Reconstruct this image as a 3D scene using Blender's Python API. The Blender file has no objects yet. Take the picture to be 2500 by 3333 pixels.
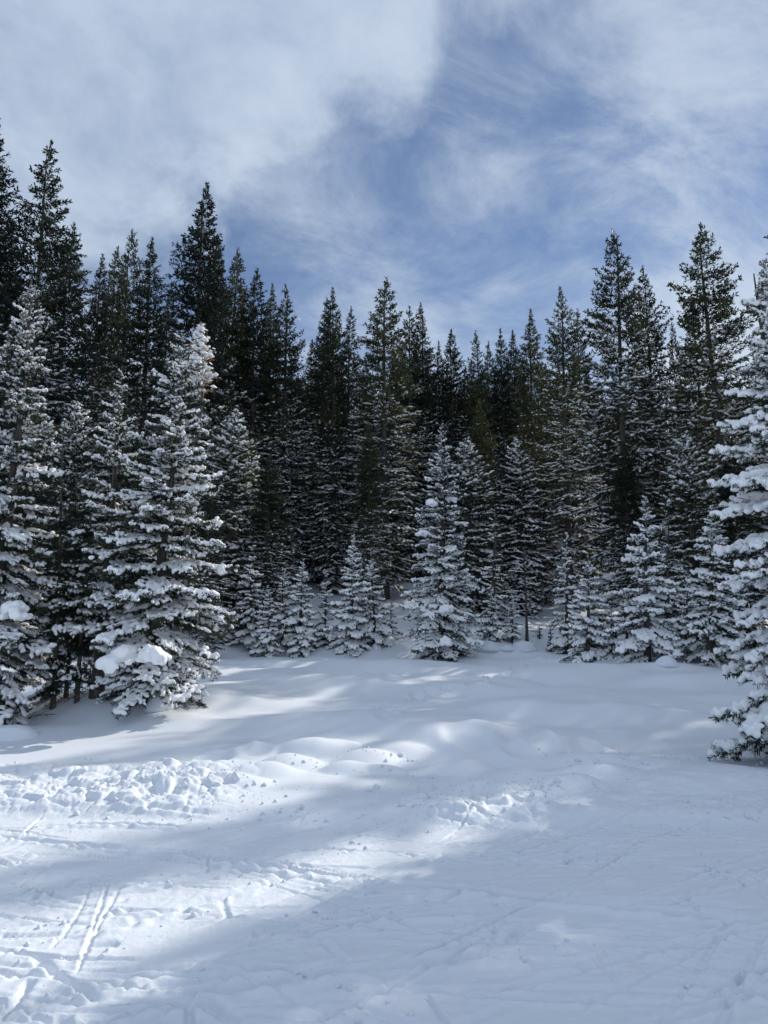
import bpy, math, random
import numpy as np
from mathutils import Matrix, Vector

R = math.radians
scene = bpy.context.scene
COL = scene.collection

# ------------------------------------------------------------------ camera
EYE, PITCH, FPX = 1.65, R(10.2), 2407.0
cam_d = bpy.data.cameras.new('camera')
cam_d.sensor_fit = 'VERTICAL'
cam_d.sensor_height = 24.0
cam_d.lens = 24.0 * FPX / 3333.0
cam_d.clip_start, cam_d.clip_end = 0.1, 5000
cam = bpy.data.objects.new('camera', cam_d)
COL.objects.link(cam)
cam.location = (0, 0, EYE)
cam.rotation_euler = (R(90) + PITCH, 0, 0)
scene.camera = cam

# ------------------------------------------------------------------ light
SUN_AZ, SUN_EL = R(48), R(34.5)          # to the right of the view, ahead
CP, SP = math.cos(PITCH), math.sin(PITCH)


def ray(px, py):
    u, v = (px - 1250) / FPX, (1666.5 - py) / FPX
    return np.array([u, CP - v * SP, SP + v * CP])


def azel(px, py):
    d = ray(px, py)
    d = d / np.linalg.norm(d)
    return math.atan2(d[0], d[1]), math.asin(d[2])


world = bpy.data.worlds.new('World')
scene.world = world
world.use_nodes = True
WN, WL = world.node_tree.nodes, world.node_tree.links
WN.clear()


def node(N, kind, **kw):
    n = N.new(kind)
    for k, v in kw.items():
        setattr(n, k, v)
    return n


def wmath(op, a, b=None, c=None, clamp=False):
    n = WN.new('ShaderNodeMath')
    n.operation = op
    n.use_clamp = clamp
    for i, s in enumerate((a, b, c)):
        if s is None:
            continue
        if isinstance(s, (int, float)):
            n.inputs[i].default_value = s
        else:
            WL.new(s, n.inputs[i])
    return n.outputs[0]


def wsmooth(val, lo, hi, tlo=0.0, thi=1.0):
    n = WN.new('ShaderNodeMapRange')
    n.interpolation_type = 'SMOOTHSTEP'
    WL.new(val, n.inputs['Value'])
    n.inputs['From Min'].default_value, n.inputs['From Max'].default_value = lo, hi
    n.inputs['To Min'].default_value, n.inputs['To Max'].default_value = tlo, thi
    return n.outputs[0]


def wnoise(vec, scale, detail, rough, dist=0.0):
    n = WN.new('ShaderNodeTexNoise')
    WL.new(vec, n.inputs['Vector'])
    n.inputs['Scale'].default_value = scale
    n.inputs['Detail'].default_value = detail
    n.inputs['Roughness'].default_value = rough
    n.inputs['Distortion'].default_value = dist
    return n.outputs['Fac']


def wcomb(x, y, z):
    n = WN.new('ShaderNodeCombineXYZ')
    for i, s in enumerate((x, y, z)):
        if isinstance(s, (int, float)):
            n.inputs[i].default_value = s
        else:
            WL.new(s, n.inputs[i])
    return n.outputs[0]


SKY_STRENGTH = 0.12
out = WN.new('ShaderNodeOutputWorld')
bg = WN.new('ShaderNodeBackground')
bg.inputs['Strength'].default_value = SKY_STRENGTH
WL.new(bg.outputs[0], out.inputs[0])
sky = WN.new('ShaderNodeTexSky')
sky.sky_type = 'NISHITA'
sky.sun_disc = False
sky.sun_elevation = SUN_EL
sky.sun_rotation = SUN_AZ
sky.altitude = 3000
sky.air_density, sky.dust_density, sky.ozone_density = 1.0, 0.25, 3.5
tc = WN.new('ShaderNodeTexCoord')
sep = WN.new('ShaderNodeSeparateXYZ')
WL.new(tc.outputs['Generated'], sep.inputs[0])
DX, DY, DZ = sep.outputs
AZ = wmath('ARCTAN2', DX, DY)
EL = wmath('ARCSINE', DZ)
zz = wmath('ADD', wmath('MAXIMUM', DZ, 0.0), 0.42)
QX, QY = wmath('DIVIDE', DX, zz), wmath('DIVIDE', DY, zz)
plane = wcomb(QX, QY, 0.0)
# edge of the big cloud bank: elevation as a curve over azimuth
edge_px = [(0, 1150), (250, 1000), (450, 870), (700, 745), (950, 665), (1180, 590), (1330, 510), (1400, 380), (1430, 270), (1530, 150), (1680, 30), (1850, -200)]
fc = WN.new('ShaderNodeFloatCurve')
WL.new(wsmooth(AZ, -0.9, 0.9), fc.inputs['Value'])
fc_n = fc.inputs['Value'].links[0].from_node
fc_n.interpolation_type = 'LINEAR'
cm = fc.mapping
pts = [(0.0, 0.30)]
for p in edge_px:
    a, e = azel(*p)
    pts.append(((a + 0.9) / 1.8, e / 1.6))
pts.append((1.0, pts[-1][1]))
cv = cm.curves[0]
cv.points[0].location = pts[0]
cv.points[1].location = pts[-1]
for p in pts[1:-1]:
    cv.points.new(*p)
cm.update()
G = wmath('MULTIPLY', fc.outputs[0], 1.6)
n_big = wnoise(plane, 2.2, 9, 0.58, 0.5)
n_fine = wnoise(plane, 7.0, 10, 0.60, 0.3)
f = wmath('ADD', wmath('SUBTRACT', EL, G), wmath('MULTIPLY', wmath('SUBTRACT', n_fine, 0.5), 0.34))
bank = wmath('MULTIPLY', wsmooth(f, -0.09, 0.12), wsmooth(n_big, 0.2, 0.55, 0.70, 0.97))
# streaky cirrus over the rest of the sky
rot = WN.new('ShaderNodeVectorRotate')
rot.inputs['Angle'].default_value = R(-12)
rot.rotation_type = 'Z_AXIS'
WL.new(plane, rot.inputs['Vector'])
mp = WN.new('ShaderNodeMapping')
mp.inputs['Scale'].default_value = (1.0, 1.9, 1)
WL.new(rot.outputs[0], mp.inputs['Vector'])
n_str = wnoise(mp.outputs[0], 2.9, 14, 0.66, 0.6)
cirrus = wmath('ADD', wsmooth(n_str, 0.34, 0.70, 0.18, 0.82), wsmooth(n_fine, 0.45, 0.8, 0.0, 0.15))
sunside = wmath('MULTIPLY', wsmooth(AZ, 0.1, 0.5, 0.0, 0.7), wsmooth(EL, 0.55, 0.2))
lowveil = wmath('MULTIPLY', wsmooth(EL, 0.50, 0.22), wsmooth(n_str, 0.25, 0.65, 0.2, 0.9))
veil = wmath('ADD', wmath('MULTIPLY', cirrus, 0.95), wmath('ADD', sunside, wmath('MULTIPLY', lowveil, 0.55)))
# old contrail low over the trees
a0, e0 = azel(980, 1036)
a1, e1 = azel(1650, 1092)
line = wmath('ADD', wmath('MULTIPLY', wmath('SUBTRACT', AZ, a0), (e1 - e0) / (a1 - a0)), e0)
dl = wmath('ABSOLUTE', wmath('ADD', wmath('SUBTRACT', EL, line), wmath('MULTIPLY', wmath('SUBTRACT', wnoise(wcomb(AZ, 0.0, 0.0), 40, 4, .6), 0.5), 0.008)))
trail = wmath('MULTIPLY', wsmooth(dl, 0.0055, 0.001), wsmooth(wnoise(wcomb(AZ, EL, 0.3), 26, 5, .6), 0.40, 0.6, 0.05, 0.7))
trail = wmath('MULTIPLY', trail, wmath('MULTIPLY', wsmooth(AZ, a0 - .03, a0), wsmooth(AZ, a1 + .03, a1)))
dens = wmath('MAXIMUM', wmath('MAXIMUM', bank, veil), trail, clamp=True)
dens = wmath('MINIMUM', dens, 0.97)
ccol = WN.new('ShaderNodeMix')
ccol.data_type = 'RGBA'
ccol.inputs['A'].default_value = (3.2, 4.1, 5.65, 1)
ccol.inputs['B'].default_value = (5.3, 6.15, 7.3, 1)
shade = wmath('ADD', wmath('MULTIPLY', n_fine, 0.8), wmath('ADD', wmath('MULTIPLY', n_big, 0.5), wsmooth(AZ, 0.15, 0.7, -0.05, 0.45)), clamp=True)
shade = wmath('MAXIMUM', wsmooth(shade, 0.3, 0.85), wmath('MULTIPLY', trail, 1.0))
WL.new(shade, ccol.inputs['Factor'])
mixc = WN.new('ShaderNodeMix')
mixc.data_type = 'RGBA'
WL.new(dens, mixc.inputs['Factor'])
hsv = WN.new('ShaderNodeHueSaturation')
hsv.inputs['Saturation'].default_value = 1.04
WL.new(sky.outputs[0], hsv.inputs['Color'])
WL.new(hsv.outputs[0], mixc.inputs['A'])
WL.new(ccol.outputs['Result'], mixc.inputs['B'])
WL.new(mixc.outputs['Result'], bg.inputs['Color'])

sun_d = bpy.data.lights.new('sun', 'SUN')
sun_d.energy = 4.0
sun_d.angle = R(0.53)
sun_d.color = (1.0, 0.94, 0.84)
sun = bpy.data.objects.new('sun', sun_d)
COL.objects.link(sun)
sdir = Vector((math.sin(SUN_AZ) * math.cos(SUN_EL), math.cos(SUN_AZ) * math.cos(SUN_EL), math.sin(SUN_EL)))
sun.rotation_euler = (-sdir).to_track_quat('-Z', 'Y').to_euler()
sun.location = (20, 20, 40)

vs = scene.view_settings
vs.view_transform = 'Standard'
vs.look = 'None'
vs.exposure = -0.08
vs.gamma = 1.0
vs.use_curve_mapping = False
scene.cycles.max_bounces = 6
scene.cycles.diffuse_bounces = 3
scene.cycles.glossy_bounces = 2
scene.cycles.transmission_bounces = 2
scene.cycles.transparent_max_bounces = 4

# ------------------------------------------------------------------ materials


def new_mat(name):
    m = bpy.data.materials.new(name)
    m.use_nodes = True
    return m, m.node_tree.nodes, m.node_tree.links, m.node_tree.nodes['Principled BSDF']


def ramp(N, stops):
    r = N.new('ShaderNodeValToRGB')
    el = r.color_ramp.elements
    el[0].position, el[0].color = stops[0][0], (*stops[0][1], 1)
    el[1].position, el[1].color = stops[-1][0], (*stops[-1][1], 1)
    for p, c in stops[1:-1]:
        e = el.new(p)
        e.color = (*c, 1)
    return r


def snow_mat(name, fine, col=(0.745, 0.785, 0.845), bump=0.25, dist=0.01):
    m, N, L, b = new_mat(name)
    t = N.new('ShaderNodeTexCoord')
    n = node(N, 'ShaderNodeTexNoise')
    n.inputs['Scale'].default_value = fine
    n.inputs['Detail'].default_value = 6
    n.inputs['Roughness'].default_value = 0.65
    L.new(t.outputs['Object'], n.inputs['Vector'])
    bp = N.new('ShaderNodeBump')
    bp.inputs['Strength'].default_value = bump
    bp.inputs['Distance'].default_value = dist
    L.new(n.outputs['Fac'], bp.inputs['Height'])
    L.new(bp.outputs[0], b.inputs['Normal'])
    b.inputs['Base Color'].default_value = (*col, 1)
    b.inputs['Roughness'].default_value = 0.6
    b.inputs['Specular IOR Level'].default_value = 0.25
    return m


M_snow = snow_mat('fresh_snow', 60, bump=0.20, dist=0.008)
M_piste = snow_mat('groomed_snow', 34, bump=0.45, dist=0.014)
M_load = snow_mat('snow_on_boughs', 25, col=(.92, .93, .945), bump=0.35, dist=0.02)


def needle_mat(name, stops, scale=3.0):
    m, N, L, b = new_mat(name)
    t = N.new('ShaderNodeTexCoord')
    oi = N.new('ShaderNodeObjectInfo')
    n = node(N, 'ShaderNodeTexNoise')
    n.inputs['Scale'].default_value = scale
    n.inputs['Detail'].default_value = 5
    L.new(t.outputs['Object'], n.inputs['Vector'])
    a = N.new('ShaderNodeMath')
    a.operation = 'MULTIPLY_ADD'
    a.inputs[1].default_value = 0.45
    L.new(oi.outputs['Random'], a.inputs[0])
    L.new(n.outputs['Fac'], a.inputs[2])
    s = N.new('ShaderNodeMath')
    s.operation = 'SUBTRACT'
    s.inputs[1].default_value = 0.22
    L.new(a.outputs[0], s.inputs[0])
    r = ramp(N, stops)
    L.new(s.outputs[0], r.inputs[0])
    L.new(r.outputs[0], b.inputs['Base Color'])
    b.inputs['Roughness'].default_value = 0.5
    b.inputs['Specular IOR Level'].default_value = 0.25
    tr = N.new('ShaderNodeBsdfTranslucent')
    hs = N.new('ShaderNodeHueSaturation')
    hs.inputs['Value'].default_value = 1.5
    L.new(r.outputs[0], hs.inputs['Color'])
    L.new(hs.outputs[0], tr.inputs['Color'])
    mx = N.new('ShaderNodeMixShader')
    mx.inputs[0].default_value = 0.25
    L.new(b.outputs[0], mx.inputs[1])
    L.new(tr.outputs[0], mx.inputs[2])
    L.new(mx.outputs[0], N['Material Output'].inputs['Surface'])
    return m


M_near = needle_mat('spruce_needles', [(0.25, (0.010, 0.018, 0.014)), (0.5, (0.024, 0.038, 0.024)), (0.8, (0.052, 0.064, 0.032))], 6.0)
M_far = needle_mat('fir_needles', [(0.2, (0.008, 0.014, 0.012)), (0.5, (0.019, 0.030, 0.019)), (0.8, (0.072, 0.080, 0.034))], 0.9)
M_tan = needle_mat('dead_needles', [(0.2, (0.16, 0.10, 0.05)), (0.6, (0.26, 0.17, 0.08)), (0.9, (0.34, 0.25, 0.14))], 3.0)

M_bark, N, L, b = new_mat('bark')
t = N.new('ShaderNodeTexCoord')
mpn = N.new('ShaderNodeMapping')
mpn.inputs['Scale'].default_value = (14, 14, 3)
L.new(t.outputs['Object'], mpn.inputs[0])
n = N.new('ShaderNodeTexNoise')
n.inputs['Scale'].default_value = 1.5
n.inputs['Detail'].default_value = 8
L.new(mpn.outputs[0], n.inputs['Vector'])
r = ramp(N, [(0.3, (0.028, 0.024, 0.021)), (0.55, (0.085, 0.074, 0.064)), (0.75, (0.16, 0.145, 0.13))])
L.new(n.outputs['Fac'], r.inputs[0])
L.new(r.outputs[0], b.inputs['Base Color'])
bp = N.new('ShaderNodeBump')
bp.inputs['Strength'].default_value = 0.6
bp.inputs['Distance'].default_value = 0.02
L.new(n.outputs['Fac'], bp.inputs['Height'])
L.new(bp.outputs[0], b.inputs['Normal'])
b.inputs['Roughness'].default_value = 0.9

# ------------------------------------------------------------------ helpers


def mesh_np(name, V, F, mat, smooth=False, normals=None):
    V = np.asarray(V, np.float32)
    F = np.asarray(F, np.int32)
    k = F.shape[1]
    me = bpy.data.meshes.new(name)
    me.vertices.add(len(V))
    me.vertices.foreach_set('co', V.ravel())
    me.loops.add(F.size)
    me.loops.foreach_set('vertex_index', F.ravel())
    me.polygons.add(len(F))
    me.polygons.foreach_set('loop_start', np.arange(0, F.size, k, dtype=np.int32))
    me.polygons.foreach_set('loop_total', np.full(len(F), k, np.int32))
    me.polygons.foreach_set('use_smooth', np.full(len(F), smooth, bool))
    me.update(calc_edges=True)
    me.materials.append(mat)
    if normals is not None:
        me.normals_split_custom_set_from_vertices(normals)
    return me


def obj(name, me, parent=None):
    o = bpy.data.objects.new(name, me)
    COL.objects.link(o)
    if parent is not None:
        o.parent = parent
    return o


def tag(o, label=None, cat=None, group=None, kind=None):
    if label:
        o['label'] = label
    if cat:
        o['category'] = cat
    if group:
        o['group'] = group
    if kind:
        o['kind'] = kind
    return o


class Geo:
    """Collects pieces of one vertex count per face (triangles)."""

    def __init__(self):
        self.V, self.F, self.n = [], [], 0

    def add(self, V, F):
        self.V.append(V)
        self.F.append(F + self.n)
        self.n += len(V)

    def arrays(self):
        return np.concatenate(self.V), np.concatenate(self.F)

    def mesh(self, name, mat, smooth=False):
        V, F = self.arrays()
        return mesh_np(name, V, F, mat, smooth)


def ss(a, b_, x):
    t_ = np.clip((x - a) / (b_ - a), 0, 1)
    return t_ * t_ * (3 - 2 * t_)


def vnoise(x, y, seed=0):
    xi, yi = np.floor(x).astype(np.int64), np.floor(y).astype(np.int64)
    fx, fy = x - xi, y - yi
    fx = fx * fx * fx * (fx * (fx * 6 - 15) + 10)
    fy = fy * fy * fy * (fy * (fy * 6 - 15) + 10)

    def h(i, j):
        k = (i * 374761393 + j * 668265263 + seed * 974634777) & 0xffffffff
        k = ((k ^ (k >> 13)) * 1274126177) & 0xffffffff
        k = ((k ^ (k >> 16)) * 2246822519) & 0xffffffff
        return ((k ^ (k >> 15)) & 0xffff) / 65535.0
    a, b2, c, d = h(xi, yi), h(xi + 1, yi), h(xi, yi + 1), h(xi + 1, yi + 1)
    return (a * (1 - fx) + b2 * fx) * (1 - fy) + (c * (1 - fx) + d * fx) * fy


def fbm(x, y, seed, octs=4, gain=0.5):
    s, a, tot = 0, 1.0, 0
    for k in range(octs):
        s = s + a * (vnoise(x * 2.0 ** k + 17.3 * k, y * 2.0 ** k - 9.1 * k, seed + k) - 0.5)
        tot += a
        a *= gain
    return s / tot * 2


# ------------------------------------------------------------------ terrain
_py = np.array([-400, -60, -10, 8.2, 9.0, 10, 11.5, 13.5, 16, 18, 20, 22, 24.5, 27, 31, 38, 45, 60, 90, 150, 400, 900.])
_pz = np.array([-30, -4, -.4, 0, .05, .17, .33, .53, .74, .88, 1.02, 1.15, 1.32, 1.74, 2.7, 4.4, 6.2, 10.0, 16, 23, 36, 45.])
_gy = np.arange(-400, 900, 0.25)
_gz = np.interp(_gy, _py, _pz)
_k = np.exp(-0.5 * (np.arange(-8, 9) / 3.2) ** 2)
_gz = np.convolve(np.pad(_gz, 8, mode='edge'), _k / _k.sum(), 'valid')


def hump(x, y, cx, cy, rx, ry, h, p=1.0):
    q = ((x - cx) / rx) ** 2 + ((y - cy) / ry) ** 2
    return h * np.exp(-q * p)


def base_z(x, y):
    x, y = np.asarray(x, float), np.asarray(y, float)
    z = np.interp(y, _gy, _gz)
    far = ss(24, 40, y)
    z = z + far * 0.9 * fbm(x / 9.0, y / 9.0, 5, 3) + ss(60, 200, y) * 6 * fbm(x / 60.0, y / 60.0, 9, 3)
    field = ss(10.0, 12.5, y) * (1 - ss(30, 45, y))
    z = z + field * (0.28 * fbm(x / 3.4 + 0.25 * y / 3, y / 2.0, 21, 2) + 0.075 * fbm(x / 1.4, y / 1.0, 33, 2))
    # drifted lip that runs in front of the left trees, and the rolls of the open field
    z = z + hump(x, y, -5.0, 13.6, 1.5, 0.8, 0.20) + hump(x, y, -3.6, 12.4, 1.6, 0.5, 0.10)
    z = z + hump(x, y, -0.6, 14.2, 2.0, 0.7, 0.16) + hump(x, y, 1.6, 13.2, 1.8, 0.6, 0.12)
    z = z + hump(x, y, 4.0, 15.5, 2.2, 1.0, 0.20) + hump(x, y, 0.5, 17.5, 2.4, 0.9, 0.12)
    z = z + hump(x, y, 8.0, 20.0, 2.0, 1.5, 0.25)
    return z


def ground_point(px, py):
    """Where the sight line through a pixel of the photograph meets the snow."""
    d = ray(px, py)
    ts = np.linspace(2.5, 140, 12000)
    P = np.array([0, 0, EYE])[None] + ts[:, None] * d[None]
    under = P[:, 2] < base_z(P[:, 0], P[:, 1])
    i = int(np.argmax(under)) if under.any() else len(ts) - 1
    return P[i]


def flat_point(px, py):
    d = ray(px, py)
    t_ = -EYE / d[2]
    return np.array([d[0] * t_, d[1] * t_])


rng = np.random.default_rng(11)

# --- ski tracks: polylines on the piste
tracks = []   # (points, width, depth, rim)


def arc(pts, w=0.05, d=0.022, rim=0.012):
    P = np.array([flat_point(*p) for p in pts])
    tt = np.linspace(0, 1, 24)
    k = np.linspace(0, 1, len(P))
    if len(P) == 3:
        A = (1 - tt)[:, None] ** 2 * P[0] + 2 * ((1 - tt) * tt)[:, None] * (2 * P[1] - 0.5 * P[0] - 0.5 * P[2]) + tt[:, None] ** 2 * P[2]
    else:
        A = np.stack([np.interp(tt, k, P[:, 0]), np.interp(tt, k, P[:, 1])], 1)
    tracks.append((A, w, d * 1.35, rim * 1.1))


arc([(0, 2715), (560, 2765), (1250, 2840)], .06, .035, .02)
arc([(1250, 2840), (1850, 2905), (2520, 2965)], .07, .035, .02)
arc([(300, 2990), (560, 2930), (1050, 2800)], .06, .03, .03)
arc([(366, 2815), (300, 2995), (270, 3060)], .018, .010, .006)
arc([(305, 2820), (262, 2930), (160, 3045)], .016, .008, .003)
arc([(400, 2850), (320, 2980), (250, 3120)], .018, .010, .004)
arc([(110, 3062), (200, 3120), (325, 3196)], .035, .025, .01)
arc([(280, 3035), (330, 3028), (395, 3026)], .05, .03, .01)
arc([(0, 3045), (230, 3068), (480, 3070)], .03, .02, .01)
arc([(95, 2872), (140, 2880), (170, 2888)], .03, .03, .01)
arc([(470, 3160), (640, 3140), (780, 3120)], .05, .03, .02)
arc([(620, 3170), (850, 3150), (1240, 3085)], .06, .03, .025)
arc([(780, 3090), (950, 3110), (1120, 3110)], .04, .03, .015)
arc([(650, 3190), (720, 3230), (790, 3255)], .05, .04, .01)
arc([(620, 3200), (622, 3250), (635, 3300)], .03, .025, .01)
arc([(0, 3260), (60, 3190), (110, 3130)], .03, .025, .008)
arc([(1250, 3100), (1600, 3060), (2000, 3035)], .06, .028, .02)
arc([(1250, 2955), (1400, 2945), (1560, 2938)], .05, .03, .02)
arc([(1650, 3030), (1690, 2990), (1730, 2970)], .06, .03, .01)
arc([(2240, 3135), (2380, 3150), (2520, 3170)], .06, .04, .015)
arc([(1700, 3090), (1800, 3085), (1880, 3080)], .04, .02, .01)
arc([(180, 3330), (200, 3280), (215, 3240)], .05, .03, .012)
arc([(300, 2640), (500, 2650), (720, 2655)], .05, .03, .03)
arc([(120, 2690), (330, 2680), (640, 2690)], .05, .03, .03)
arc([(2290, 2975), (2340, 2970), (2400, 2962)], .05, .03, .01)
arc([(1360, 2800), (1430, 2770), (1450, 2760)], .04, .02, .01)
for i in range(340):
    # fine random edge marks, mostly running across the slope
    cx, cy = rng.uniform(-4.5, 4.5), rng.uniform(3.1, 8.6)
    steep = rng.random() < .2
    a = rng.uniform(0.7, 2.2) if steep else (rng.normal(.62, .2) if rng.random() < .55 else rng.normal(-.22, .2))
    ln = rng.uniform(.12, .4) if steep else rng.uniform(0.3, 1.9)
    bend = rng.normal(0, 0.10)
    tt = np.linspace(-1, 1, 18)
    dx, dy = math.cos(a), math.sin(a)
    A = np.stack([cx + dx * tt * ln - dy * bend * tt ** 2 * ln, cy + dy * tt * ln + dx * bend * tt ** 2 * ln], 1)
    tracks.append((A, rng.uniform(.018, .036), rng.uniform(.009, .022), rng.uniform(.004, .010)))

# --- pillows of the bank at the piste edge
pillows = []


def pillow(px, py, r, h, dy=0.0):
    d = flat_point(px, py)
    pillows.append((d[0], d[1] + dy, r * 1.15, r * rng.uniform(.8, 1.2), h, rng.uniform(-.6, .6)))


for px, py, r_, h in [(860, 2560, .30, .17), (940, 2530, .26, .17), (1060, 2500, .30, .20), (985, 2500, .3, .2), (1130, 2545, .22, .16),
                      (1190, 2520, .28, .20), (770, 2590, .26, .15), (800, 2500, .35, .14), (1240, 2545, .2, .12), (1290, 2500, .30, .13),
                      (700, 2550, .25, .12), (1400, 2480, .45, .18), (1560, 2480, .42, .22), (1650, 2520, .36, .22), (1740, 2505, .40, .24),
                      (1820, 2495, .42, .24), (1900, 2530, .40, .18), (1700, 2570, .36, .16), (1500, 2540, .34, .14), (1960, 2560, .40, .15),
                      (1600, 2600, .28, .12), (1830, 2590, .34, .14), (2060, 2530, .5, .14), (2200, 2580, .5, .10), (2350, 2560, .6, .12),
                      (580, 2600, .22, .12), (500, 2560, .24, .12), (420, 2580, .2, .10)]:
    pillow(px, py, r_, h)

# --- dimples: footprints wandering up to the gap in the trees, and old holes
dimples = []
trail_px = [(1230, 2330), (1300, 2290), (1370, 2265), (1430, 2245), (1520, 2225), (1590, 2215), (1650, 2195), (1720, 2170), (1770, 2150), (1790, 2130)]
tp = np.array([ground_point(*p)[:2] for p in trail_px])
for i in range(len(tp) - 1):
    n_ = max(2, int(np.linalg.norm(tp[i + 1] - tp[i]) / 0.28))
    for k in range(n_):
        q = tp[i] + (tp[i + 1] - tp[i]) * k / n_
        dimples.append((q[0] + rng.normal(0, .10), q[1] + rng.normal(0, .08), rng.uniform(.08, .15), -rng.uniform(.04, .09)))
for px, py in [(1520, 2410), (1620, 2440), (1690, 2425), (1760, 2450), (1870, 2440), (1920, 2450), (1690, 2475), (1560, 2445), (760, 2440), (830, 2450), (700, 2470)]:
    q = ground_point(px, py)
    dimples.append((q[0], q[1], rng.uniform(.18, .30), -rng.uniform(.03, .06)))


def blocks(x, y, seed):
    """Broken crust: cells of random height with rounded rims."""
    xi, yi = np.floor(x).astype(np.int64), np.floor(y).astype(np.int64)
    f1 = np.full(x.shape, 9.0)
    f2 = np.full(x.shape, 9.0)
    hh = np.zeros(x.shape)
    for di in (-1, 0, 1):
        for dj in (-1, 0, 1):
            i_, j_ = xi + di, yi + dj
            ox = vnoise((i_ * 7.0 + .0), (j_ * 7.0), seed)
            oy = vnoise((i_ * 7.0 + 3), (j_ * 7.0 + 3), seed + 1)
            hv = vnoise((i_ * 5.0), (j_ * 5.0 + 2), seed + 2)
            d = np.hypot(x - i_ - ox, y - j_ - oy)
            lt = d < f1
            f2 = np.where(lt, f1, np.minimum(f2, d))
            hh = np.where(lt, hv, hh)
            f1 = np.where(lt, d, f1)
    return hh * ss(0.0, 0.28, f2 - f1)


def edge_y(x):
    return 7.75 + 0.35 * fbm(x / 2.2, x * 0 + 3.1, 51, 3) - 0.12 * x * (x < 0) * 0 + 0.0 * x


def full_z(x, y):
    z = base_z(x, y)
    ey = edge_y(x)
    near = y < 30
    P = ss(0.25, -0.35, y - ey) * (y > -30)            # groomed side
    z = z + P * 0.014 * fbm(x / 1.6, y / 1.1, 61, 2)
    z = z + P * 0.0040 * fbm(x * 1.1 + y * .5, y * 17 - x * 1.9, 62, 3, .65) * (0.4 + vnoise(x / 1.1, y / .5, 63))
    crumb = ss(0.52, 0.75, vnoise(x / 1.4 + .3 * y, y / 0.45, 64))
    z = z + P * crumb * 0.006 * np.maximum(0, fbm(x * 11, y * 11, 65, 3)) * 1.3
    z = z + P * 0.0030 * fbm(x * 20, y * 20, 66, 2)
    # tracks
    for A, w, d, rim in tracks:
        lo, hi = A.min(0) - .25, A.max(0) + .25
        idx = np.nonzero((x > lo[0]) & (x < hi[0]) & (y > lo[1]) & (y < hi[1]))[0]
        if len(idx) == 0:
            continue
        X, Y = x[idx], y[idx]
        best = np.full(len(idx), 9.0)
        sgn = np.zeros(len(idx))
        par = np.zeros(len(idx))
        for k in range(len(A) - 1):
            p, q = A[k], A[k + 1]
            e = q - p
            l2 = max(float(e @ e), 1e-9)
            t_ = np.clip(((X - p[0]) * e[0] + (Y - p[1]) * e[1]) / l2, 0, 1)
            ddx, ddy = X - p[0] - t_ * e[0], Y - p[1] - t_ * e[1]
            dd = np.hypot(ddx, ddy)
            mk = dd < best
            best[mk] = dd[mk]
            sgn[mk] = np.sign(e[0] * ddy - e[1] * ddx)[mk]
            par[mk] = ((k + t_) / (len(A) - 1))[mk]
        fade = ss(0, .15, par) * ss(1, .85, par) * (0.45 + 0.8 * vnoise(X * 3, Y * 3, 71))
        ww = w * (0.75 + 0.5 * vnoise(X * 5, Y * 5, 72))
        g = -d * ss(ww, ww * .35, best)
        rr = rim * np.exp(-((best - ww * 1.5) / (ww * .7)) ** 2) * (0.3 + 0.9 * vnoise(X * 16, Y * 16, 73)) * np.where(sgn < 0, 1.25, 0.5)
        z[idx] += (g + rr) * fade * P[idx]
    # bank of thrown up snow at the edge
    B = ss(-0.35, 0.1, y - ey) * ss(2.4, 1.0, y - ey)
    left = ss(-1.2, -2.2, x)
    mid = ss(0.1, 0.5, x) * ss(2.2, 1.2, x) * ss(1.2, 0.5, y - ey)
    rough = np.clip(left + mid + 0.25 * ss(1.5, 2.5, x), 0, 1)
    bi = np.nonzero(B * rough > 0.01)[0]
    blk = np.zeros_like(z)
    blk[bi] = .06 * blocks(x[bi] / .34 + .4 * vnoise(x[bi] * 3, y[bi] * 3, 95), y[bi] / .24, 96) + .03 * blocks(x[bi] / .13, y[bi] / .11, 97)
    z = z + B * rough * blk
    chunks = 1 - np.abs(fbm(x * 2.6, y * 2.6, 81, 4, .6)) * 2.2
    z = z + B * rough * (0.10 * fbm(x * 1.5, y * 1.8, 82, 3) + 0.04 * chunks * vnoise(x * 1.2, y * 1.4, 83) + 0.025 * np.maximum(0, fbm(x * 8, y * 8, 84, 3)))
    z = z + B * 0.07
    pz = np.zeros_like(z)
    for cx, cy, rx, ry, h, ro in pillows:
        idx = np.nonzero((np.abs(x - cx) < 1.2) & (np.abs(y - cy) < 1.2))[0]
        X, Y = x[idx] - cx, y[idx] - cy
        c_, s_ = math.cos(ro), math.sin(ro)
        q = ((X * c_ + Y * s_) / (rx * 1.1)) ** 2 + ((-X * s_ + Y * c_) / (ry * .85)) ** 2
        dome = h * .72 * np.clip(1 - q * .5, 0, 1) ** 1.4 * (.8 + .4 * vnoise(x[idx] * 3.1, y[idx] * 3.1, 98))
        pz[idx] += dome ** 3
    z = z + np.cbrt(pz)
    for cx, cy, rr, h in dimples:
        idx = np.nonzero((np.abs(x - cx) < rr * 3) & (np.abs(y - cy) < rr * 3))[0]
        q = np.hypot(x[idx] - cx, (y[idx] - cy) * .9) / rr
        z[idx] += h * np.exp(-q ** 4) - h * .35 * np.exp(-((q - 1.4) / .35) ** 2)
    # fine wind texture of the untouched field
    z = z + near * (1 - P) * (0.006 * fbm(x * 2.2, y * 3.5, 91, 3))
    return z


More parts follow.
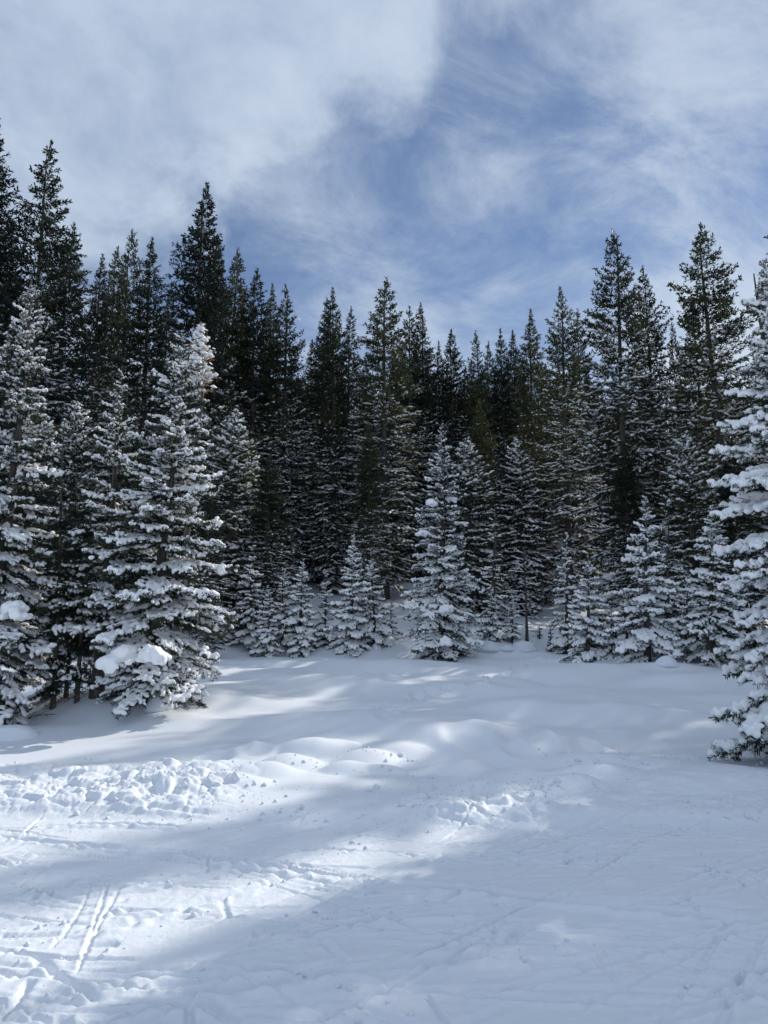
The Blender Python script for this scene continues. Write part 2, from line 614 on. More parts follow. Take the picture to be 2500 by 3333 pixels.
# --- one sheet, denser towards the viewer; split along the piste edge
fine = np.linspace(R(-34), R(34), 770)
coarse = np.linspace(R(34), R(326), 120)[1:-1]
ang = np.concatenate([fine, coarse])
rad = [0.5]
while rad[-1] < 900:
    r0 = rad[-1]
    rad.append(r0 + (0.15 if r0 < 2.9 else r0 * 0.0030 if r0 < 11 else r0 * 0.0085 if r0 < 29 else r0 * 0.03))
rad = np.array(rad)
na, nr = len(ang), len(rad)
AA, RR = np.meshgrid(ang, rad)
X, Y = (RR * np.sin(AA)).ravel(), (RR * np.cos(AA)).ravel()
Z = full_z(X, Y)
X, Y, Z = np.append(X, 0), np.append(Y, 0), np.append(Z, base_z(0, 0))
i0 = (np.arange(nr - 1)[:, None] * na + np.arange(na)[None]).ravel()
i1 = (np.arange(nr - 1)[:, None] * na + (np.arange(na)[None] + 1) % na).ravel()
quads = np.stack([i0, i0 + na, i1 + na, i1], 1)
tris = np.concatenate([quads[:, [0, 2, 1]], quads[:, [0, 3, 2]]])
capi = np.arange(na)
cap = np.stack([np.full(na, na * nr), capi, (capi + 1) % na], 1)
tris = np.concatenate([tris, cap[:, [0, 2, 1]]])
GV = np.stack([X, Y, Z], 1)
e1_, e2_ = GV[tris[:, 1]] - GV[tris[:, 0]], GV[tris[:, 2]] - GV[tris[:, 0]]
fn = np.cross(e1_, e2_)
if fn[:, 2].mean() < 0:
    tris = tris[:, ::-1]
    fn = -fn
VN = np.zeros_like(GV)
for k in range(3):
    for c in range(3):
        VN[:, c] += np.bincount(tris[:, k], fn[:, c], len(GV))
VN /= np.linalg.norm(VN, axis=1, keepdims=True) + 1e-12
cen = GV[tris].mean(1)
is_p = cen[:, 1] < edge_y(cen[:, 0]) - 0.1


def sheet(name, mask, mat):
    F = tris[mask]
    used = np.unique(F)
    remap = np.zeros(len(GV), np.int64)
    remap[used] = np.arange(len(used))
    return obj(name, mesh_np(name, GV[used], remap[F], mat, True, VN[used].tolist()))


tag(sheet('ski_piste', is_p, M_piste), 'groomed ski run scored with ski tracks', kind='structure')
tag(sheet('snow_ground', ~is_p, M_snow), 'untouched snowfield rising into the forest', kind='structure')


def zat(x, y):
    return float(base_z(x, y))


# ------------------------------------------------------------------ foliage kit
def unit(v):
    return v / (np.linalg.norm(v, axis=-1, keepdims=True) + 1e-9)


def needle_tris(P, D, Ln, spacing, nl, nw, g, spread=0.8):
    """Needle tufts standing off the twigs P + t*D*Ln."""
    cnt = np.maximum(1, np.round(Ln / spacing).astype(int))
    idx = np.repeat(np.arange(len(P)), cnt)
    m = len(idx)
    t_ = g.random(m)
    b0 = P[idx] + D[idx] * (t_ * Ln[idx])[:, None]
    rad_ = g.normal(size=(m, 3))
    rad_ -= D[idx] * (rad_ * D[idx]).sum(1, keepdims=True)
    rad_ = unit(rad_)
    dirn = unit(D[idx] * 0.75 + rad_ * spread)
    side = unit(np.cross(dirn, g.normal(size=(m, 3))))
    l = nl * g.uniform(.7, 1.3, m)[:, None]
    w = nw * g.uniform(.7, 1.3, m)[:, None]
    mid = b0 + dirn * l * 0.45
    V = np.stack([b0, mid + side * w * .5, b0 + dirn * l, mid - side * w * .5], 1).reshape(-1, 3)
    k = np.arange(m) * 4
    F = np.concatenate([np.stack([k, k + 1, k + 2], 1), np.stack([k, k + 2, k + 3], 1)])
    return V, F


def twig_prisms(P, D, Ln, w):
    side = unit(np.cross(D, np.array([0.0, 0, 1]) + 0.01))
    up = unit(np.cross(side, D))
    w = np.broadcast_to(np.asarray(w, float), (len(P),))[:, None]
    a = P + side * w
    b2 = P - side * w * .5 + up * w * .87
    c = P - side * w * .5 - up * w * .87
    e = P + D * Ln[:, None]
    V = np.stack([a, b2, c, e], 1).reshape(-1, 3)
    k = np.arange(len(P)) * 4
    F = np.concatenate([np.stack([k, k + 1, k + 3], 1), np.stack([k + 1, k + 2, k + 3], 1), np.stack([k + 2, k, k + 3], 1)])
    return V, F


def spray(L, g, step, droop=0.16, tip=0.12, width=0.40, tert=0.0, tstep=0.1, rag=0.25, start=0.10):
    """Twig segments of one bough along +X: arrays P, D, Ln (main axis chopped, side twigs, tertiary twigs)."""
    ph = g.uniform(0, 6.28)

    def axis(s):
        x = s * L
        z = -droop * L * s ** 1.6 + tip * L * s ** 4
        y = 0.04 * L * np.sin(ph + s * 3.5)
        return np.stack([x, y, z], -1)
    P, D, Ln = [], [], []
    ns = max(5, int(L / 0.22))
    S = np.linspace(0, 1, ns + 1)
    A = axis(S)
    for i in range(ns):
        v = A[i + 1] - A[i]
        P.append(A[i]); D.append(v / np.linalg.norm(v)); Ln.append(np.linalg.norm(v))
    nmain = len(P)
    s = start
    sg = 1
    while s < 0.98:
        p = axis(np.array(s))
        ax = axis(np.array(min(1, s + .03))) - axis(np.array(s - .03))
        ax = ax / np.linalg.norm(ax)
        th = g.uniform(.72, 1.05)
        l = (width * L * (1 - s) ** 0.75 * (0.55 + 0.45 * min(1, s / .3)) + 0.05 * L) * g.uniform(1 - rag, 1 + rag)
        d = ax * math.cos(th) + np.array([-ax[1], ax[0], 0]) * math.sin(th) * sg + np.array([0, 0, g.normal(-0.10, 0.16)])
        d = d / np.linalg.norm(d)
        # side twig in two bends
        h = l * .55
        P.append(p); D.append(d); Ln.append(h)
        q = p + d * h
        d2 = d + ax * .25 + np.array([0, 0, g.normal(-.05, .14)])
        d2 = d2 / np.linalg.norm(d2)
        P.append(q); D.append(d2); Ln.append(l * .5)
        if tert > 0:
            u = 0.25 * l
            s2 = 1
            while u < l * .95:
                pp = p + d * min(u, h) + d2 * max(0, u - h)
                dd = d * .7 + np.array([-d[1], d[0], 0]) * .75 * s2 + np.array([0, 0, g.normal(-.08, .2)])
                dd = dd / np.linalg.norm(dd)
                P.append(pp); D.append(dd); Ln.append(tert * g.uniform(.6, 1.3) * (1.15 - u / l * .6))
                u += tstep
                s2 = -s2
        s += step / L * g.uniform(.75, 1.25)
        sg = -sg
    return np.array(P), np.array(D), np.array(Ln), nmain


# icosphere for lumps
def ico(sub):
    import bmesh
    bm = bmesh.new()
    bmesh.ops.create_icosphere(bm, subdivisions=sub, radius=1.0)
    V = np.array([v.co for v in bm.verts])
    F = np.array([[v.index for v in f_.verts] for f_ in bm.faces])
    bm.free()
    return V, F


ICO1, ICO2 = ico(1), ico(2)


def frames(D):
    x = D
    y = unit(np.cross(np.array([0, 0, 1.0]) + 1e-3, x))
    z = np.cross(x, y)
    return x, y, z


def lumps(P, D, Ln, w, h, lift, sph, g, jitter=0.0):
    """Ellipsoids lying along segments, lifted above them."""
    x, y, z = frames(D)
    c = P + D * (Ln * .5)[:, None] + np.array([0, 0, 1.0]) * lift
    V0, F0 = sph
    V = c[:, None] + V0[None, :, 0:1] * x[:, None] * (Ln * .62)[:, None, None] + V0[None, :, 1:2] * y[:, None] * np.asarray(w)[:, None, None] + V0[None, :, 2:3] * z[:, None] * np.asarray(h)[:, None, None]
    if jitter:
        V = V + g.normal(0, jitter, V.shape)
    m = len(P)
    F = (F0[None] + (np.arange(m) * len(V0))[:, None, None]).reshape(-1, 3)
    return V.reshape(-1, 3), F


def remeshed(name, V, F, voxel, mat, wob=0.0, seed=0, smooth_it=0):
    me = mesh_np(name, V, F, mat, True)
    o = obj(name, me)
    md = o.modifiers.new('fuse', 'REMESH')
    md.mode = 'VOXEL'
    md.voxel_size = voxel
    md.use_smooth_shade = True
    if smooth_it:
        sm = o.modifiers.new('soft', 'SMOOTH')
        sm.iterations = smooth_it
        sm.factor = 0.5
    dg = bpy.context.evaluated_depsgraph_get()
    dg.update()
    m2 = bpy.data.meshes.new_from_object(o.evaluated_get(dg), depsgraph=dg)
    bpy.data.objects.remove(o)
    bpy.data.meshes.remove(me)
    m2.name = name
    if len(m2.materials) == 0:
        m2.materials.append(mat)
    n_ = len(m2.vertices)
    co = np.empty(n_ * 3, np.float32)
    m2.vertices.foreach_get('co', co)
    co = co.reshape(-1, 3)
    if wob:
        a_ = fbm(co[:, 0] * 14 + co[:, 2] * 9, co[:, 1] * 14 - co[:, 2] * 7, seed, 3)
        co[:, 2] += wob * a_
        co[:, 0] += wob * .5 * fbm(co[:, 0] * 11 + 40, co[:, 1] * 11, seed + 7, 2)
    m2.vertices.foreach_set('co', co.ravel())
    m2.polygons.foreach_set('use_smooth', np.ones(len(m2.polygons), bool))
    m2.update()
    return m2


# near boughs: shared meshes in three lengths
NEAR = {}
for size, step, tert, sp, voxel in ((0.55, .048, .05, .0042, .0115), (1.05, .058, .09, .0052, .014), (1.7, .064, .12, .0062, .0175)):
    for k in range(4):
        g = np.random.default_rng(int(size * 100) * 10 + k)
        P, D, Ln, nm = spray(size, g, step, droop=.20, tip=.10, width=.40, tert=tert, tstep=.085)
        geo = Geo()
        geo.add(*needle_tris(P[2:], D[2:], Ln[2:], sp, .050, .0115, g, .95))
        geo.add(*twig_prisms(P, D, Ln, np.where(np.arange(len(P)) < nm, .009 * size + .003, .003)))
        me = geo.mesh('bough', M_near)
        loads = []
        for heavy in (0, 1, 2):
            g2 = np.random.default_rng(900 + k + heavy * 50 + int(size * 100))
            # patchy cover: snow survives on clumps, slid off elsewhere
            patch = .5 * vnoise(P[:, 0] * 4.4 / size + k * 7, P[:, 1] * 4 / size + 3, 300 + k + heavy) + .5 * vnoise(P[:, 0] * 6.5 + k * 7, P[:, 1] * 7 + 3, 340 + k + heavy)
            ok = patch > (0.47, 0.30, 0.16)[heavy]
            ok &= g2.random(len(P)) < (.62, .85, .97)[heavy]
            ok[:1] = False
            ok[1:nm:3] = False
            s_ = np.nonzero(ok)[0]
            main = s_ < nm
            w = np.where(main, .040, .026) * g2.uniform(.6, 1.4, len(s_)) * (0.66 + .26 * size) * (.86, 1.22, 1.5)[heavy]
            h = w * g2.uniform(.5, 1.35, len(s_)) * (.85, 1.25, 1.35)[heavy]
            ext = 1.0 + 0.12 * heavy
            V, F = lumps(P[s_], D[s_], Ln[s_] * ext * g2.uniform(.55, 1.1, len(s_)), w, h, .014 + h.mean() * .5, ICO2, g2)
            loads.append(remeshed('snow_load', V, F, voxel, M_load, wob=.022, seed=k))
        NEAR.setdefault(size, []).append((me, loads))
SIZES = sorted(NEAR)


def tube(pts, rads, n=8, rng_=None, rough=0.0):
    pts, rads = np.asarray(pts, float), np.asarray(rads, float)
    V = []
    for i, (p, r_) in enumerate(zip(pts, rads)):
        a_ = np.arange(n) / n * 2 * math.pi
        rr = r_ * (1 + (rng_.uniform(-rough, rough, n) if rng_ is not None else 0))
        V.append(np.stack([p[0] + np.cos(a_) * rr, p[1] + np.sin(a_) * rr, np.full(n, p[2])], 1))
    V = np.concatenate(V)
    F = []
    for i in range(len(pts) - 1):
        for j in range(n):
            a0_, a1_ = i * n + j, i * n + (j + 1) % n
            F += [(a0_, a1_, a1_ + n), (a0_, a1_ + n, a0_ + n)]
    return V, np.array(F)


def trunk_arrays(H, r0, g, dead=0, dead_z=(0.05, 0.3), bend=0.01):
    zs = np.linspace(-0.6, H * .985, 14)
    f_ = np.clip(zs / H, 0, 1)
    ph = g.uniform(0, 6.28, 2)
    pts = np.stack([bend * H * (np.sin(ph[0] + f_ * 4) - math.sin(ph[0])) * f_, bend * H * (np.sin(ph[1] + f_ * 3) - math.sin(ph[1])) * f_, zs], 1)
    rads = r0 * (1 - f_) ** .9 + 0.006 + r0 * .35 * np.exp(-np.maximum(zs, 0) / .25)
    geo = Geo()
    geo.add(*tube(pts, rads, 9, g, .06))
    if dead:
        z = g.uniform(dead_z[0] * H, dead_z[1] * H, dead)
        a_ = g.uniform(0, 6.28, dead)
        D = np.stack([np.cos(a_), np.sin(a_), g.normal(-.45, .35, dead)], 1)
        D = unit(D)
        Ln = g.uniform(.25, .9, dead) * min(1.3, H / 9)
        P = np.stack([np.zeros(dead), np.zeros(dead), z], 1)
        geo.add(*twig_prisms(P, D, Ln, .007))
        # forked ends
        P2 = np.repeat(P + D * (Ln * .55)[:, None], 2, 0)
        D2 = unit(np.repeat(D, 2, 0) + g.normal(0, .45, (dead * 2, 3)))
        geo.add(*twig_prisms(P2, D2, np.repeat(Ln, 2) * .4, .005))
    return geo


def boughs_plan(H, Rr, h0, g, gap, per, profile=.8, belly=.12, slope=None):
    out_ = []
    z = h0
    while z < H * .985:
        t_ = z / H
        Lz = (Rr * ((1 - t_) ** profile) if slope is None else Rr * (1 - math.exp(-slope * (H - z) / Rr))) * (0.72 + .28 * min(1, (z - h0) / (belly * H + 1e-6)))
        a0_ = g.uniform(0, 6.28)
        n_ = max(3, int(round(per * (1 if t_ < .8 else .8))))
        for k in range(n_):
            out_.append((z + g.uniform(-.5, .5) * gap, a0_ + k / n_ * 6.283 + g.normal(0, .18), max(.10, Lz * g.uniform(.68, 1.16)), t_))
        z += gap * g.uniform(.8, 1.2) * ((1 if t_ < .75 else .7) if slope is None else 1 - .52 * float(ss(.45, .75, t_)))
    return out_


def make_empty(name, loc, rot=(0, 0, 0)):
    e = bpy.data.objects.new(name, None)
    e.empty_display_size = .3
    e.location = loc
    e.rotation_euler = rot
    COL.objects.link(e)
    return e


N_BOUGH = 0


def near_tree(name, base, top, Rr, label, seed, heavy=.5, h0=.12, gap=.22, per=5.5, profile=.8, cat='tree', group=None,
              droop=0.0, bare_side=None, mat=None, tip_bare=0.0, dead=0, dz=-.05, lsc=1.0, rfac=1.0):
    """A tree whose boughs are parts, each with its load of snow."""
    global N_BOUGH
    g = np.random.default_rng(seed)
    b_ = np.array(base, float)
    v = np.array(top, float) - b_
    H = float(np.linalg.norm(v))
    q = Vector((0, 0, 1)).rotation_difference(Vector(v))
    e = make_empty(name, (b_[0], b_[1], b_[2] + dz), q.to_euler())
    tag(e, label, cat, group)
    r0 = (.0145 * H + .015) * rfac
    tg = trunk_arrays(H, r0, g, dead=dead, dead_z=(.02, max(.06, h0 / H)))
    obj('trunk', tg.mesh('trunk', M_bark, True), e)
    for z, a_, L_, t_ in boughs_plan(H, Rr, h0, g, gap, per, profile):
        if z > H * .99 or z < 0.02:
            continue
        size = min(SIZES, key=lambda s: abs(math.log(s / L_)))
        me, loads = NEAR[size][g.integers(4)]
        tilt = R(-20 - droop) * (1 - t_) + R(48) * t_ ** 1.7 + g.normal(0, .10)
        hv = (2 if g.random() < heavy - 1 else 1) if heavy > 1 else 1 if g.random() < heavy else 0
        sc = L_ / size
        wsc = sc * g.uniform(.85, 1.15) if sc < 1 else sc
        M = Matrix.Translation((0, 0, z)) @ Matrix.Rotation(a_, 4, 'Z') @ Matrix.Rotation(-tilt, 4, 'Y') @ Matrix.Rotation(g.normal(0, .22), 4, 'X') @ Matrix.Diagonal((sc, wsc, (sc + .3) / 1.3 * g.uniform(.85, 1.15), 1))
        o = obj('bough', me, e)
        o.matrix_basis = M
        if t_ < 1 - tip_bare and g.random() < lsc:
            s_ = obj('snow_load', loads[hv], o)
        N_BOUGH += 1
    # leader shoot
    g3 = np.random.default_rng(seed + 1)
    P = np.array([[0, 0, H * .93]]); D = np.array([[0, 0, 1.]]); Ln = np.array([H * .07 + .04])
    ge = Geo()
    ge.add(*needle_tris(P, D, Ln, .004, .045, .012, g3, .9))
    obj('leader', ge.mesh('leader', M_near if mat is None else mat), e)
    return e


# ---- far trees: whole crowns in one mesh, a library of shapes
def far_crown(seed, H, Rr, h0, gap, per, profile, top_bare, snow_amt, openness=0.0, upturn=.1, nl=.14, nw=.052, sp=.026, step=.17, slope=None):
    g = np.random.default_rng(seed)
    cro, sno = Geo(), Geo()
    hi = Geo()
    for z, a_, L_, t_ in boughs_plan(H, Rr, h0, g, gap, per, profile, belly=.25, slope=slope):
        if z > H * .985:
            continue
        if openness and g.random() < openness * (1 - t_) and t_ > .1:
            L_ *= g.uniform(.35, .7)
        L_ *= .72 + .55 * float(vnoise(np.array(z * .9 + seed), np.array(a_ * 1.3), seed + 3))
        P, D, Ln, nm = spray(L_, g, step, droop=.16, tip=upturn, width=.36, rag=.35, start=.22)
        tilt = R(-24) * (1 - t_) + R(46) * t_ ** 1.6 + g.normal(0, .13)
        ca, sa, ct, st = math.cos(a_), math.sin(a_), math.cos(tilt), math.sin(tilt)
        M = np.array([[ca * ct, -sa, -ca * st], [sa * ct, ca, -sa * st], [st, 0, ct]])
        P = P @ M.T + np.array([0, 0, z])
        D = D @ M.T
        body = np.arange(len(P)) > (nm * .3)
        cro.add(*needle_tris(P[body], D[body], Ln[body], sp, nl, nw, g, .75))
        cro.add(*twig_prisms(P[:nm], D[:nm], Ln[:nm], .010))
        cover = snow_amt * (1 - ss(1 - top_bare - .22, 1 - top_bare + .04, t_)) * (0.55 + .9 * vnoise(np.array(z * .8 + 3), np.array(a_ * 1.1), seed + 5))
        ok = (g.random(len(P)) < cover) & body
        if ok.any():
            s_ = np.nonzero(ok)[0]
            w = g.uniform(.040, .115, len(s_))
            V, F = lumps(P[s_], D[s_], Ln[s_] * g.uniform(.9, 1.5, len(s_)), w, w * g.uniform(.35, .7, len(s_)), .070, (OCT_V, OCT_F), g)
            sno.add(V, F)
    P = np.array([[0, 0, H * .955]]); D = np.array([[0, 0, 1.]]); Ln = np.array([H * .045])
    cro.add(*needle_tris(P, D, Ln, .012, nl, nw, g, .75))
    return cro, sno


# flattened lump of 8 + 2 corners for far snow
_a = np.arange(6) / 6 * 2 * math.pi
OCT_V = np.concatenate([np.stack([np.cos(_a), np.sin(_a), np.zeros(6) - .1], 1), [[.1, 0, 1.0]], [[0, 0, -.5]]])
OCT_F = np.array([[i, (i + 1) % 6, 6] for i in range(6)] + [[(i + 1) % 6, i, 7] for i in range(6)])

FAR = {}


def far_kind(kind, n_, **kw):
    FAR[kind] = []
    for k in range(n_):
        seed = kw['seed'] + k * 13
        g = np.random.default_rng(seed)
        H = kw['H']
        c, s_ = far_crown(seed, H, kw['Rr'] * g.uniform(.9, 1.12), kw['h0'] * g.uniform(.7, 1.3), kw['gap'], kw['per'], kw['profile'] * g.uniform(.85, 1.15),
                          kw['top_bare'] * g.uniform(.8, 1.2), kw['snow'], kw.get('openness', 0), kw.get('upturn', .1), slope=kw.get('slope') and kw['slope'] * g.uniform(.85, 1.15))
        tr = trunk_arrays(H, kw.get('r0', .20), g, dead=kw.get('dead', 18), dead_z=(.03, .3), bend=.004)
        FAR[kind].append((H, tr.mesh('trunk', M_bark, True), c.mesh('crown', kw.get('mat', M_far)), s_.mesh('snow_cover', M_load, True)))


far_kind('spire', 4, seed=101, H=18, Rr=1.9, h0=.8, gap=.36, per=6, profile=.85, slope=.36, top_bare=.40, snow=.80)
far_kind('medium', 3, seed=201, H=18, Rr=2.1, h0=1.2, gap=.42, per=5.5, profile=.75, slope=.38, top_bare=.38, snow=.80, openness=.12, upturn=.16)
far_kind('open', 4, seed=301, H=18, Rr=2.3, h0=1.6, gap=.44, per=5.2, profile=.66, slope=.42, top_bare=.30, snow=.80, openness=.28, upturn=.2, r0=.21, dead=40)
far_kind('young', 3, seed=401, H=8, Rr=1.6, h0=.3, gap=.25, per=5.5, profile=.8, slope=.5, top_bare=-.2, snow=1.0)


def far_tree(name, x, y, H, kind, k, label, group=None, rs=1.0, lean=(0, 0), rz=None, cat='tree', snowy=True):
    h, tm, cmh, sm_ = FAR[kind][k % len(FAR[kind])]
    s_ = H / h
    e = make_empty(name, (x, y, zat(x, y) - .15))
    e.rotation_euler = (lean[0], lean[1], rng.uniform(0, 6.28) if rz is None else rz)
    tag(e, label, cat, group)
    sx = s_ ** .75 * rs
    for nm_, me in (('trunk', tm), ('crown', cmh), ('snow_cover', sm_))[:3 if snowy else 2]:
        o = obj(nm_, me, e)
        o.scale = (sx, sx, s_)
    return e


def top_at(px, py, Yd):
    d = ray(px, py)
    t_ = Yd / d[1]
    return np.array([d[0] * t_, Yd, EYE + d[2] * t_])


# ------------------------------------------------------------------ front row trees
# base pixel, top pixel, radius, seed, snow heaviness, options, label
G_FRONT = 'snow laden spruces along the forest edge'
FRONT = [
    ((-60, 2345), (105, 880), 1.45, 1, 1.0, dict(h0=.25, gap=0.256, per=5.5, profile=.7), 'big snow-laden spruce cut off by the left edge of the photo'),
    ((480, 2283), (598, 1085), 1.55, 2, .95, dict(h0=.5, gap=0.243, per=6.0, profile=.62, dead=26), 'big snow-laden spruce with a thick grey trunk left of the open snowfield'),
    ((315, 2262), (398, 1185), 1.45, 3, .9, dict(h0=1.5, gap=0.307, per=5.1, dead=30), 'slimmer snowy spruce tucked just left behind the big grey-trunked one'),
    ((1435, 2142), (1437, 1365), 1.6, 4, 1.1, dict(h0=.10, gap=0.282, per=5.5), 'tall full snowy spruce standing alone at mid-field in the centre'),
    ((1145, 2113), (1150, 1735), 1.05, 5, 2.0, dict(h0=.12, gap=0.256, per=5.5), 'bushy snow-caked young spruce, largest of those left of the central spruce'),
    ((975, 2125), (985, 1805), .9, 6, 2.0, dict(h0=.10, gap=0.230, per=5.5), 'dark-footed young spruce second from the central cluster\'s left end'),
    ((872, 2135), (875, 1900), .72, 7, 2.0, dict(h0=.10, gap=0.218, per=5.1), 'little brown-footed spruce nearest the field, left of the young cluster'),
    ((812, 2098), (822, 1760), .95, 8, 2.0, dict(h0=.10, gap=0.282, per=5.1), 'white frosted young spruce behind the little brown-footed one'),
    ((742, 2092), (750, 1945), .62, 9, 2.0, dict(h0=.10, gap=0.218, per=5.1), 'low snow-buried young spruce beside the big left spruce\'s right skirt'),
    ((1222, 2098), (1208, 1795), .95, 10, 2.0, dict(h0=.10, gap=0.269, per=5.1), 'snow-caked young spruce peeping out right behind the bushiest young one'),
    ((1606, 2080), (1605, 1632), .9, 12, 1.0, dict(h0=.6, gap=0.538, per=5.1), 'layered pagoda-like spruce with separate snowy tiers right of the central spruce'),
    ((1598, 2085), (1602, 1900), .56, 13, 2.0, dict(h0=.08, gap=0.205, per=5.5), 'small rounded snow-caked spruce at the foot of the layered one'),
    ((1668, 2092), (1668, 1918), .5, 14, 2.0, dict(h0=.10, gap=0.218, per=5.1), 'small snowy spruce with a dark foot beside the bare sapling'),
    ((1842, 2128), (1842, 1745), .85, 15, 2.0, dict(h0=.10, gap=0.307, per=5.1), 'narrow snowy spruce right of the gap with the footprints'),
    ((1912, 2148), (1912, 1802), 1.05, 16, 2.0, dict(h0=.10, gap=0.282, per=5.1), 'broad frosted young spruce in front of the tall drooping tree'),
    ((2108, 2153), (2098, 1598), 1.3, 17, 2.0, dict(h0=.12, gap=0.333, per=5.3), 'largest young spruce on the right, its tiers heavy with snow'),
    ((2178, 2128), (2165, 1655), 1.05, 18, 1.0, dict(h0=.15, gap=0.333, per=5.1), 'grey-frosted spruce half hidden behind the heavy-tiered one'),
    ((2308, 2158), (2317, 1622), 1.25, 19, 1.3, dict(h0=.12, gap=0.307, per=5.3, droop=4), 'rounded drooping snowy spruce beside the right edge tree'),
    ((1988, 2140), (1988, 1965), .75, 20, 2.0, dict(h0=.08, gap=0.230, per=5.1), 'low dim young spruce wedged between two larger ones on the right'),
    ((700, 2088), (706, 1905), .62, 22, 2.0, dict(h0=.10, gap=0.218, per=5.1), 'round frosted young spruce half behind the big left spruce\'s right edge'),
    ((918, 2100), (925, 1840), .78, 23, 2.0, dict(h0=.10, gap=0.243, per=5.1), 'pale frosted young spruce squeezed between the brown-footed and dark-footed ones'),
    ((1058, 2098), (1062, 1850), .72, 24, 2.0, dict(h0=.10, gap=0.230, per=5.1), 'white frosted young spruce between the dark-footed and the bushiest ones'),
    ((1272, 2082), (1275, 1960), .5, 25, 2.0, dict(h0=.10, gap=0.218, per=5.1), 'dim small spruce left of the central spruce\'s skirt'),
    ((1880, 2120), (1872, 1900), .62, 26, 2.0, dict(h0=.10, gap=0.218, per=5.1), 'pale young spruce between the narrow and the broad frosted right ones'),
    ((2040, 2142), (2042, 1900), .72, 27, 2.0, dict(h0=.10, gap=0.243, per=5.1), 'small spruce under the left skirt of the heavy-tiered one'),
    ((2235, 2140), (2238, 1860), .8, 28, 2.0, dict(h0=.10, gap=0.243, per=5.1), 'small spruce between the heavy-tiered and the rounded drooping ones'),
    ((2410, 2140), (2405, 1850), .9, 29, 1.3, dict(h0=.10, gap=0.256, per=5.1), 'snowy spruce half hidden behind the right edge spruce\'s arms'),
    ((2670, 2500), (2487, 845), 1.36, 21, 2.0, dict(h0=.1, gap=0.301, per=5.5, droop=9, profile=.62, tip_bare=.0), 'nearest spruce, heavy drooping snow arms reaching in from the right edge'),
]
NEAR_POS = []
for bp_, tp_, Rr, seed, heavy, kw, label in FRONT:
    gp = ground_point(*bp_)
    tpnt = top_at(tp_[0], tp_[1], gp[1])
    NEAR_POS.append((gp, tpnt))
    print('front', [round(float(v), 2) for v in gp], 'H', round(float(tpnt[2] - gp[2]), 2), label)
    near_tree('spruce_tree', gp, tpnt, Rr, label, seed * 31, heavy, group=G_FRONT, **kw)
print('boughs', N_BOUGH)

# thin poles of the dark thicket between the two left spruces
for i, (bx, by, tx, ty, lab) in enumerate([(172, 2305, 235, 1350, 'leftmost of the thin bare-trunked spruces in the dark left thicket'),
                                           (250, 2285, 300, 1420, 'thin bare-trunked spruce in the middle of the dark left thicket'),
                                           (215, 2270, 270, 1500, 'slenderest bare pole spruce in the dark left thicket')]):
    gp = ground_point(bx, by)
    near_tree('spruce_tree', gp, top_at(tx, ty, gp[1]), .95, lab, 700 + i, .25, h0=.55 + .2 * i, gap=.34, per=4, dead=34, rfac=.42, group='thin spruces in the dark thicket', lsc=.6)

# dead tan top behind the big left spruce
gp = ground_point(560, 2240)
e = make_empty('dead_spruce', (gp[0], gp[1], gp[2] - .1))
tag(e, 'dead tan-topped spruce poking out behind the big left spruce', 'tree')
tt_ = top_at(655, 1035, gp[1])
Hd = float(tt_[2] - gp[2])
vec = Vector(tt_ - gp)
e.rotation_euler = Vector((0, 0, 1)).rotation_difference(vec).to_euler()
gg = np.random.default_rng(5)
obj('trunk', trunk_arrays(Hd, .10, gg, dead=30, dead_z=(.1, .8)).mesh('trunk', M_bark, True), e)
cg, sg_ = far_crown(77, Hd, .95, Hd * .80, .14, 5, .8, -.2, .5, .2, slope=.55, nl=.07, nw=.02, sp=.03, step=.1)
obj('crown', cg.mesh('crown', M_tan), e)
obj('snow_cover', sg_.mesh('snow_cover', M_load, True), e)


def bare_sapling(base, top, seed, label):
    g = np.random.default_rng(seed)
    H = float(top[2] - base[2])
    e = make_empty('bare_sapling', (base[0], base[1], base[2] - .05))
    tag(e, label, 'tree')
    tg = trunk_arrays(H, .05, g)
    obj('trunk', tg.mesh('trunk', M_bark, True), e)
    for k in range(13):
        t_ = .12 + .84 * k / 13
        a_ = g.choice([0.1, 3.0, .5, 2.6, 3.6, 5.7]) + g.normal(0, .3)
        L_ = (1 - t_) * .9 + .35
        nseg = 7
        P, D, Ln = [], [], []
        p = np.array([0, 0, H * t_])
        d = unit(np.array([math.cos(a_), math.sin(a_), .35 - .5 * (1 - t_)]))
        for i in range(nseg):
            P.append(p); D.append(d); Ln.append(L_ / nseg * 1.1)
            if i > 1:
                for s2 in (1, -1):
                    if g.random() < .7:
                        dd = unit(d + s2 * .7 * np.array([-d[1], d[0], 0]) + np.array([0, 0, g.normal(-.1, .2)]))
                        P.append(p); D.append(dd); Ln.append(L_ * .22 * g.uniform(.5, 1.2))
            p = p + d * L_ / nseg
            d = unit(d + np.array([0, 0, -.07 + .02 * i]) + g.normal(0, .07, 3))
        P, D, Ln = np.array(P), np.array(D), np.array(Ln)
        ge = Geo()
        ge.add(*twig_prisms(P, D, Ln * 1.2, .012 - .006 * t_))
        b_o = obj('branch', ge.mesh('branch', M_bark), e)
        ok = g.random(len(P)) < .85
        w = np.full(ok.sum(), .022)
        V, F = lumps(P[ok], D[ok], Ln[ok], w, w * .8, .018, ICO1, g)
        obj('snow_load', mesh_np('snow_load', V, F, M_load, True), b_o)
    return e


